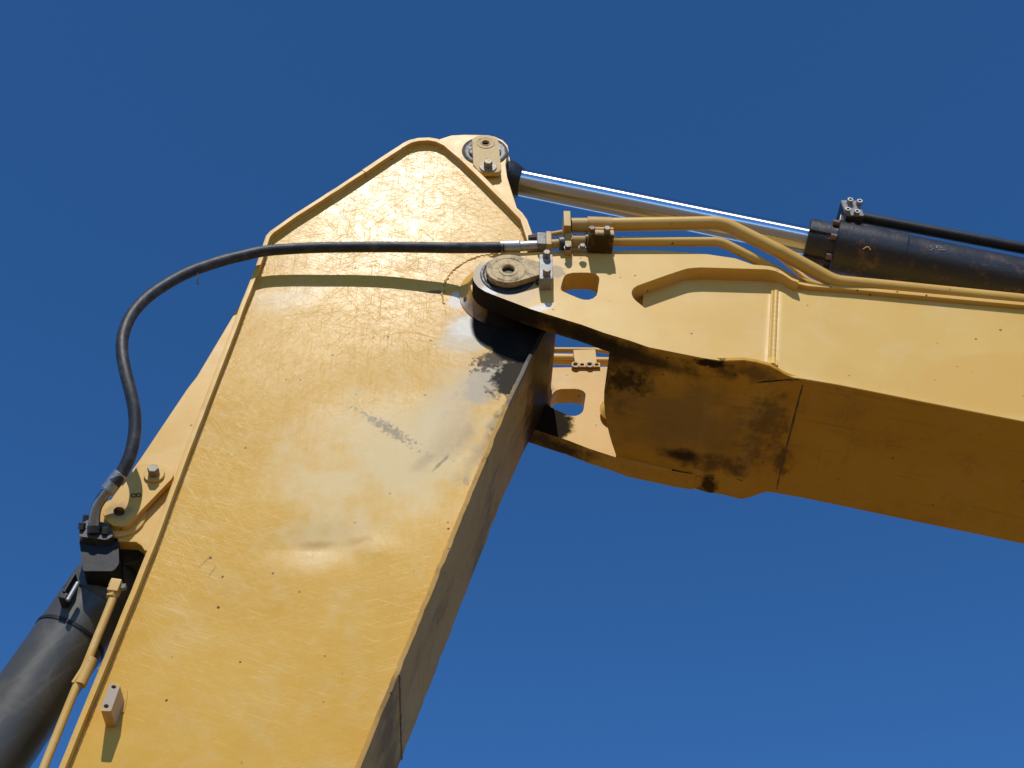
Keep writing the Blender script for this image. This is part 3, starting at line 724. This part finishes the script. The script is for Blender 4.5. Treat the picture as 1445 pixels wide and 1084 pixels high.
obj('pipe_sleeve', tube([at(806, 318.2, UPY), at(828, 318.0, UPY)], .0335, 26), fl_m, boom, 60)
obj('pipe_collar', tube([at(825, 341, LOY), at(829, 341, LOY)], .036, 26), dark_steel, boom, 60)
obj('pipe_collar', tube([at(789, 344.5, LOY), at(795.5, 343.8, LOY)], .0315, 26), dark_steel, boom, 60)
stub = obj('pipe_stub', tube([at(776, 345, LOY), at(797, 343.5, LOY)], .0215, 22), fl_m, boom, 60)
obj('pipe_stub', tube([at(774, 331.5, .05), at(797, 327.5, .05)], .012, 16), fl_m, boom, 60)
for cx, cy, mt in ((801, 351, dark_steel), (821.5, 350.5, bolt_steel)):
    c = at(cx, cy, -.04); obj('bolt', hexhead((c.x, -.045, c.z), NEG, .013, .012, .017, .003, .3), mt, boom)
bk = box(((at(798, 355, 0).x+at(826, 355, 0).x)/2, .006, at(812, 354, 0).z + .012), (1, 0, 0), (0, 1, 0), (0, 0, 1), .043, .02, .022, .003)
obj('pipe_bracket', bk, fl_m, boom)
# far pipe bracket with its four holes
fz0, fz1 = at(824, 494, .75), at(826, 511.5, .75)
fb = obj('pipe_bracket', prism(fillet(xz([(809, 494), (840, 493), (842, 512), (811.5, 512)], .748), .006), .748, .762, bevel=.002), nose_paint, boom)
hs3 = [xz(ell(cx, 514.6, 3.0, 1.9), .726) for cx in (812, 821.5, 832, 842)]
pl = obj('pipe_bracket', prism(xz([(806.8, 511.8), (846.6, 511.8), (847, 517.4), (806.6, 517.4)], .726), .726, .738, hs3, bevel=.0015), nose_paint, boom)
for i, cx in enumerate((812, 821.5, 832, 842)):
    c = at(cx, 514.6, .726); obj('bolt_hole', rod((c.x, .732, c.z), (c.x, .7375, c.z), .0115), hole_dark, pl)
    if i % 2 == 0: obj('boss_ring', lathe((c.x, .7262, c.z), NEG, [(0, .020), (.003, .019), (.003, .013), (0, .0125)], 24), bolt_steel, pl)

# ================================================================== STICK CYLINDER (on top of the boom)
RA, RB = at(735, 258, MID), at(1140, 341, MID); ax = (RB-RA).normalized(); side = Vector((0, 1, 0)); upv = side.cross(ax) * -1
if upv.z < 0: upv = -upv
CB = RB + ax*1.6
scyl = thing('stick_cylinder', 'black hydraulic cylinder with bright chrome rod lying above the boom', 'hydraulic cylinder', CB)
def on_axis(px):                                    # point of the axis at an image column
    lo, hi = -1.0, 3.0
    for _ in range(40):
        m = (lo+hi)/2; p = RA + ax*m; v = p - CAM; x = CX + FPX*v.dot(rt)/v.dot(fw)
        if x < px: lo = m
        else: hi = m
    return RA + ax*lo
eye_c = RA + ax*((LC - RA).dot(ax))
pr0 = on_axis(722); rd = obj('piston_rod', lathe((0, 0, 0), (0, 0, 1), [(0, .073), ((on_axis(1150)-pr0).length, .073)], 64), chrome)
rd.parent = scyl; rd.rotation_euler = ax.to_track_quat('Z', 'Y').to_euler(); rd.location = pr0 - CB
ey = lathe(eye_c + Vector((0, -.10, 0)), (0, 1, 0), [(0, 0), (0, .125), (.006, .132), (.194, .132), (.2, .125), (.2, 0)], 48)
lathe(eye_c + ax*.05, ax, [(0, .115), (.05, .108), (.10, .098), ((on_axis(733)-eye_c).length-.05, .080), ((on_axis(736)-eye_c).length-.05, .0745)], 48, ey)
obj('rod_eye', ey, grease, scyl)
rough_black = plain('black_gland', (.020, .019, .018), .38, alt=(.07, .05, .03), asc=18, bump=.3)
g0 = on_axis(1137.5)
GL = (on_axis(1184)-g0).length
gl = bmesh.new()                                    # castellated gland
N = 96; rings = []
for t, rr in ((0, .112), (.004, .116), (GL*.5, .116), (GL, .116)):
    ring = []
    for j in range(N):
        a = 2*math.pi*j/N; notch = (j % 16) in (0, 1, 2)
        q = rr - (.016 if notch and t < GL*.95 else 0)
        ring.append(gl.verts.new(g0 + ax*t + (upv*math.cos(a) + side*math.sin(a))*q))
    rings.append(ring)
for A_, B_ in zip(rings, rings[1:]):
    for j in range(N): gl.faces.new((A_[j], A_[(j+1) % N], B_[(j+1) % N], B_[j]))
inn = [gl.verts.new(g0 + (upv*math.cos(2*math.pi*j/N) + side*math.sin(2*math.pi*j/N))*.0735) for j in range(N)]
for j in range(N): gl.faces.new((inn[j], inn[(j+1) % N], rings[0][(j+1) % N], rings[0][j]))
obj('gland', finish(gl), rough_black, scyl)
h0 = on_axis(1176)
barrel_m = plain('stick_barrel_paint', (.018, .017, .016), .36, alt=(.13, .055, .022), asc=11, bump=.35, lo=.52, hi=.66, amt=.8)
obj('barrel', lathe(h0, ax, [(0, .074), (0, .134), (.005, .140), (.335, .140), (.34, .137), (.345, .1345), (.395, .1345), (.40, .133), (2.2, .133), (2.2, 0)], 72), barrel_m, scyl)
rh = .126
for k in range(8):
    a = 2*math.pi*(k+.35)/8; p = h0 + (upv*math.cos(a)+side*math.sin(a))*rh
    obj('bolt', hexhead(p, -ax, .0165, .03, 0, 0, .1, True), copper_bolt, scyl)
# port block with four socket screws, and the tube it feeds
bk_y = .275
fc = [at(1191.2, 283.8, bk_y), at(1216.4, 285, bk_y), at(1214, 306, bk_y), at(1190, 305, bk_y)]
tc = (fc[0]+fc[1]+fc[2]+fc[3])/4
hwx = (fc[1]-fc[0]).length/2; hz = (fc[0]-fc[3]).length/2
pb = obj('port_block', box(tc + Vector((0, .06, -.0)), (1, 0, 0), (0, 1, 0), (-.06, 0, 1), hwx, .06, hz, .003), dark_steel, scyl)
ped_bm = box((tc.x-.012, .40, tc.z-hz-.005), ax, (0, 1, 0), upv, hwx*1.25, .085, hz*1.0, .006)
obj('port_pedestal', ped_bm, rough_black, scyl)
obj('face_plate', box(tc + Vector((0, -.003, 0)), (1, 0, 0), (0, 1, 0), (-.06, 0, 1), hwx*.97, .004, hz*.97, .002), plain('worn_port_face', (.16, .155, .15), .5, alt=(.30, .29, .28), asc=40, bump=.5), pb)
for cx, cy in ((1198.8, 286), (1212, 288), (1195.5, 299.5), (1208.5, 302.5)):
    c = at(cx, cy, bk_y-.008); obj('bolt', hexhead((c.x, bk_y-.006, c.z), NEG, .0148, .024, 0, 0, 0, True), zinc, pb)
t0, t1 = at(1213, 307, .375), at(1445, 351, .345); td = (t1-t0)
obj('pipe', tube([t0, t0+td*.03, t1, t1+td*.9], .029, 24), black_paint, scyl, 60)
def on_barrel(px, py, r_=.134):
    d = (fw + rt*((px-CX)/FPX) + up*((CY-py)/FPX)).normalized(); o = CAM - RA
    d2 = d - ax*d.dot(ax); o = o - ax*o.dot(ax); A2, B2, C2 = d2.dot(d2), 2*o.dot(d2), o.dot(o) - r_*r_
    D2 = B2*B2 - 4*A2*C2
    return CAM + d*((-B2 - math.sqrt(max(D2, 0)))/(2*A2))
for st in (((1315.5, 346.5), (1311.5, 347.5), (1314, 349.5), (1317, 351), (1313, 353.5)), ((1322, 347), (1331, 348)), ((1322, 347.2), (1321.5, 350)), ((1325, 349.8), (1331, 350.4)), ((1324, 352.6), (1335, 352.8))):
    obj('chalk_mark', tube([on_barrel(*q) for q in st], .0018, 6), chalk, scyl)
obj('paint_chip', tube(smooth_path([on_barrel(*q, .1405) for q in ((1218, 351.5), (1223, 348.6), (1226, 349), (1228.5, 353))], 4), .0032, 6), pipe_paint, scyl)

# ================================================================== BUCKET CYLINDER (lower left)
D0 = at(64, 954, MID); bd = (BC - D0).normalized(); CE = D0 - bd*1.6
bcyl = thing('bucket_cylinder', 'dusty dark grey hydraulic cylinder slanting down beside the front of the stick', 'hydraulic cylinder', CE)
br = .137; bu = Vector((0, -1, 0)); bs = bd.cross(bu).normalized()   # bs points left or right of the barrel
if bs.x > 0: bs = -bs
Lb = (BC-D0).length
def along(py):                                       # distance from BC along the axis for an image row on the axis
    lo, hi = 0.0, 3.0
    for _ in range(40):
        m = (lo+hi)/2; p = BC - bd*m; v = p-CAM; y = CY - FPX*v.dot(up)/v.dot(fw)
        if y < py: lo = m
        else: hi = m
    return lo
dn = -bd
r1, r2 = along(905), along(858)
hd = lathe(BC + dn*.10, dn, [(0, 0), (0, .10), (.03, .125), (.06, br*.985), (r2-.10-.004, br*.985), (r2-.10, br*.965), (r2-.096, br*.965), (r2-.092, br*.99), (r1-.10-.006, br*.99)], 64)
lathe(BC - Vector((0, .10, 0)), (0, 1, 0), [(0, 0), (0, .125), (.006, .13), (.194, .13), (.2, .125), (.2, 0)], 48, hd)
obj('cylinder_head', hd, barrel_paint, bcyl)
obj('band', lathe(BC + dn*(r1-.012), dn, [(0, br), (.0, br*1.028), (.014, br*1.028), (.014, br)], 64), black_paint, bcyl)
obj('barrel', lathe(BC + dn*r1, dn, [(0, 0), (0, br*.995), (.006, br*1.004), (2.4, br*1.004), (2.4, 0)], 72), barrel_paint, bcyl)
# port block under the hose elbow
pY = .20
pf = [(110.5, 757.5), (114, 753), (127, 748), (152, 747), (163, 752), (167, 762), (168, 796), (160, 806), (117, 806), (113.5, 775)]
pc = at(139, 778, pY)
pblk = obj('port_block', prism(fillet(xz(pf, pY), .012), pY, pY + .17, bevel=.004), black_paint, bcyl)
pfl = [(112, 742), (124, 733), (150, 738), (158, 746), (160, 756), (150, 762), (112, 757)]
obj('port_flange', prism(fillet(xz(pfl, .165), .010), .165, .30, bevel=.004), dark_steel, pblk)
for cx, cy, yy in ((116, 744.5, .165), (122.2, 733.5, .18), (149, 751, .165)):
    c = at(cx, cy, yy); obj('bolt', hexhead(c + Vector((0, .0, -.01)), (0, -.55, .85), .0145, .026, 0, 0, .2), dark_steel, pblk)
# little stay on the head: bracket plate with a pin
s0, s1 = at(93, 846, .27), at(108.5, 820, .27); sv = s1-s0
stay = obj('stay_bracket', box((s0+s1)/2, sv, (0, 1, 0), sv.cross(Vector((0, 1, 0))), sv.length/2, .05, .005, .002), black_paint, bcyl)
obj('stay_rod', rod(at(95, 848, .225), at(110, 822, .225), .0085), zinc, stay)
obj('stay_foot', box(at(92, 850, .27), sv, (0, 1, 0), sv.cross(Vector((0, 1, 0))), .012, .045, .014, .002), black_paint, stay)
# yellow steel tube beside the barrel with elbow block, nut and clip
TY = .185
tan_paint = paint('tube_paint', base=(.60, .37, .10), rough=.42, dust=.45, dirt=.08)
tb = [at(160.5, 826, TY), at(158.5, 846, TY), at(137, 900, TY), at(121, 940, TY), at(105.5, 975, TY), at(60, 1088, TY), at(-10, 1262, TY)]
obj('steel_tube', tube(smooth_path(tb, 6), .0150, 22), tan_paint, bcyl, 60)
tdv = (tb[1]-tb[3]).normalized()
eb_ = obj('elbow_fitting', box(at(162.5, 829.5, TY-.004), tdv, (0, 1, 0), tdv.cross(Vector((0, 1, 0))), .027, .022, .0205, .005), tan_paint, bcyl)
obj('tube_nut', hexhead(at(158.8, 840, TY) - tdv*.012, tdv, .0225, .024), tan_paint, eb_)
obj('plug', hexhead(at(168, 829.5, TY), (1, -.15, .1), .0135, .026), zinc, eb_)
cv = (at(134, 929, TY)-at(108, 970, TY)).normalized()
cl = obj('tube_clip', tube([at(129.5, 930, TY), at(113, 967, TY)], .0205, 22), tan_paint, bcyl, 60)
obj('clip_ear', box(at(114.5, 949, TY+.0), cv, (0, 1, 0), cv.cross(Vector((0, 1, 0))), .052, .016, .005, .002), tan_paint, cl)
cn = at(138, 945, TY+.05); obj('bolt', hexhead(cn, (1, 0, .2), .010, .016), zinc, cl)

# ================================================================== HYDRAULIC HOSE
HB = at(139, 760, .17)
hose = thing('hydraulic_hose', 'thick black rubber hydraulic hose looping from pipes on the boom down to the bucket cylinder', 'hydraulic hose', HB)
hp = [(712, 349.2, -.015), (690, 349.6, -.01), (660, 349.9, .015), (640, 350, .035), (600, 349.3, .045), (550, 348.6, .055), (500, 348.8, .06), (450, 349.5, .062), (410, 351.3, .066), (371.6, 354.6, .068), (340, 361.5, .062), (312, 368.6, .05), (269.8, 383, .02), (235.8, 400.6, -.01), (206, 421.5, -.03), (184.5, 446.4, -.045), (173.5, 474, -.055), (172.5, 499.5, -.058), (177, 525, -.056), (184.5, 554.7, -.04), (189.5, 580, -.02), (190.3, 607, .0), (185.5, 636, .02), (177, 658, .04), (166, 676, .058), (160, 683, .064)]
hpts = [at(*p) for p in hp]
obj('rubber_hose', tube(smooth_path(hpts, 7), .0248, 24), rubber, hose, 60)
f0, f1 = at(706, 349, -.012), at(733.5, 348, -.012)
obj('ferrule', lathe(f0, f1-f0, [(0, .024), (0, .0285), (.006, .0298), (.012, .0285), ((f1-f0).length-.008, .0285), ((f1-f0).length-.004, .0300), ((f1-f0).length, .0285), ((f1-f0).length, .02)], 36), zinc, hose)
g0_, g1_ = at(733.5, 348, -.012), at(758, 346.5, -.012)
obj('hose_stem', rod(g0_, g1_, .0222), zinc, hose)
sf0, sf1 = at(757.5, 341.5, -.014), at(770.5, 341, -.014)
hx = (sf0.x+sf1.x)/2
sfb = obj('split_flange', box((hx, .0, at(764, 341, -.02).z), (1, 0, 0), (0, 1, 0), (0, 0, 1), (sf1.x-sf0.x)/2, .042, .040, .006), plain('dull_steel_flange', (.20, .19, .17), .6, metal=.2, alt=(.07, .06, .05), asc=30, bump=.5), hose)
obj('flange_face', box(((at(770.5, 341, -.03).x+at(778, 341, -.03).x)/2, .0, at(774, 342, -.02).z), (1, 0, 0), (0, 1, 0), (0, 0, 1), .012, .048, .045, .003), fl_m, hose)
for cx, cy, yy, mt in ((745.5, 335, .03, dark_steel), (751.5, 333, .07, copper_bolt), (744.5, 352.5, .03, bolt_steel)):
    c = at(757.5, cy, yy); c0 = at(cx, cy+.6, yy)
    obj('bolt', hexhead(c, c0-c, .0145, (c0-c).length), mt, sfb)
# crimped ferrule and bent steel elbow at the lower end
e0, e1 = at(170.5, 668.5, .052), at(150.5, 694.5, .085)
ed = e1-e0; EL = ed.length
obj('ferrule', lathe(e0, ed, [(0, .025), (0, .0275), (EL*.06, .0288), (EL*.93, .0288), (EL*.94, .0258), (EL*.97, .0258), (EL*.975, .0288), (EL, .0280), (EL, .015)], 40), zinc, hose)
elb = [at(152, 693, .083), at(144.5, 702, .095), at(137.5, 713, .11), at(134, 725, .128), at(133, 738, .148), at(133, 752, .17)]
obj('elbow', tube(smooth_path(elb, 6), .0212, 26), plain('dull_elbow_steel', (.36, .35, .33), .36, metal=1.0, alt=(.16, .13, .10), asc=14, bump=.2), hose, 60)
obj('elbow_collar', tube([at(133.2, 742, .152), at(133, 752, .168)], .026, 26), dark_steel, hose, 60)
# shred of old tie still hanging from the loop
tr = [at(278.5, 386, .02), at(279.5, 392, .02), at(278, 397, .02), at(279.5, 400.5, .02)]
obj('tie_shred', tube(smooth_path(tr), .0035, 6), rubber, hose)
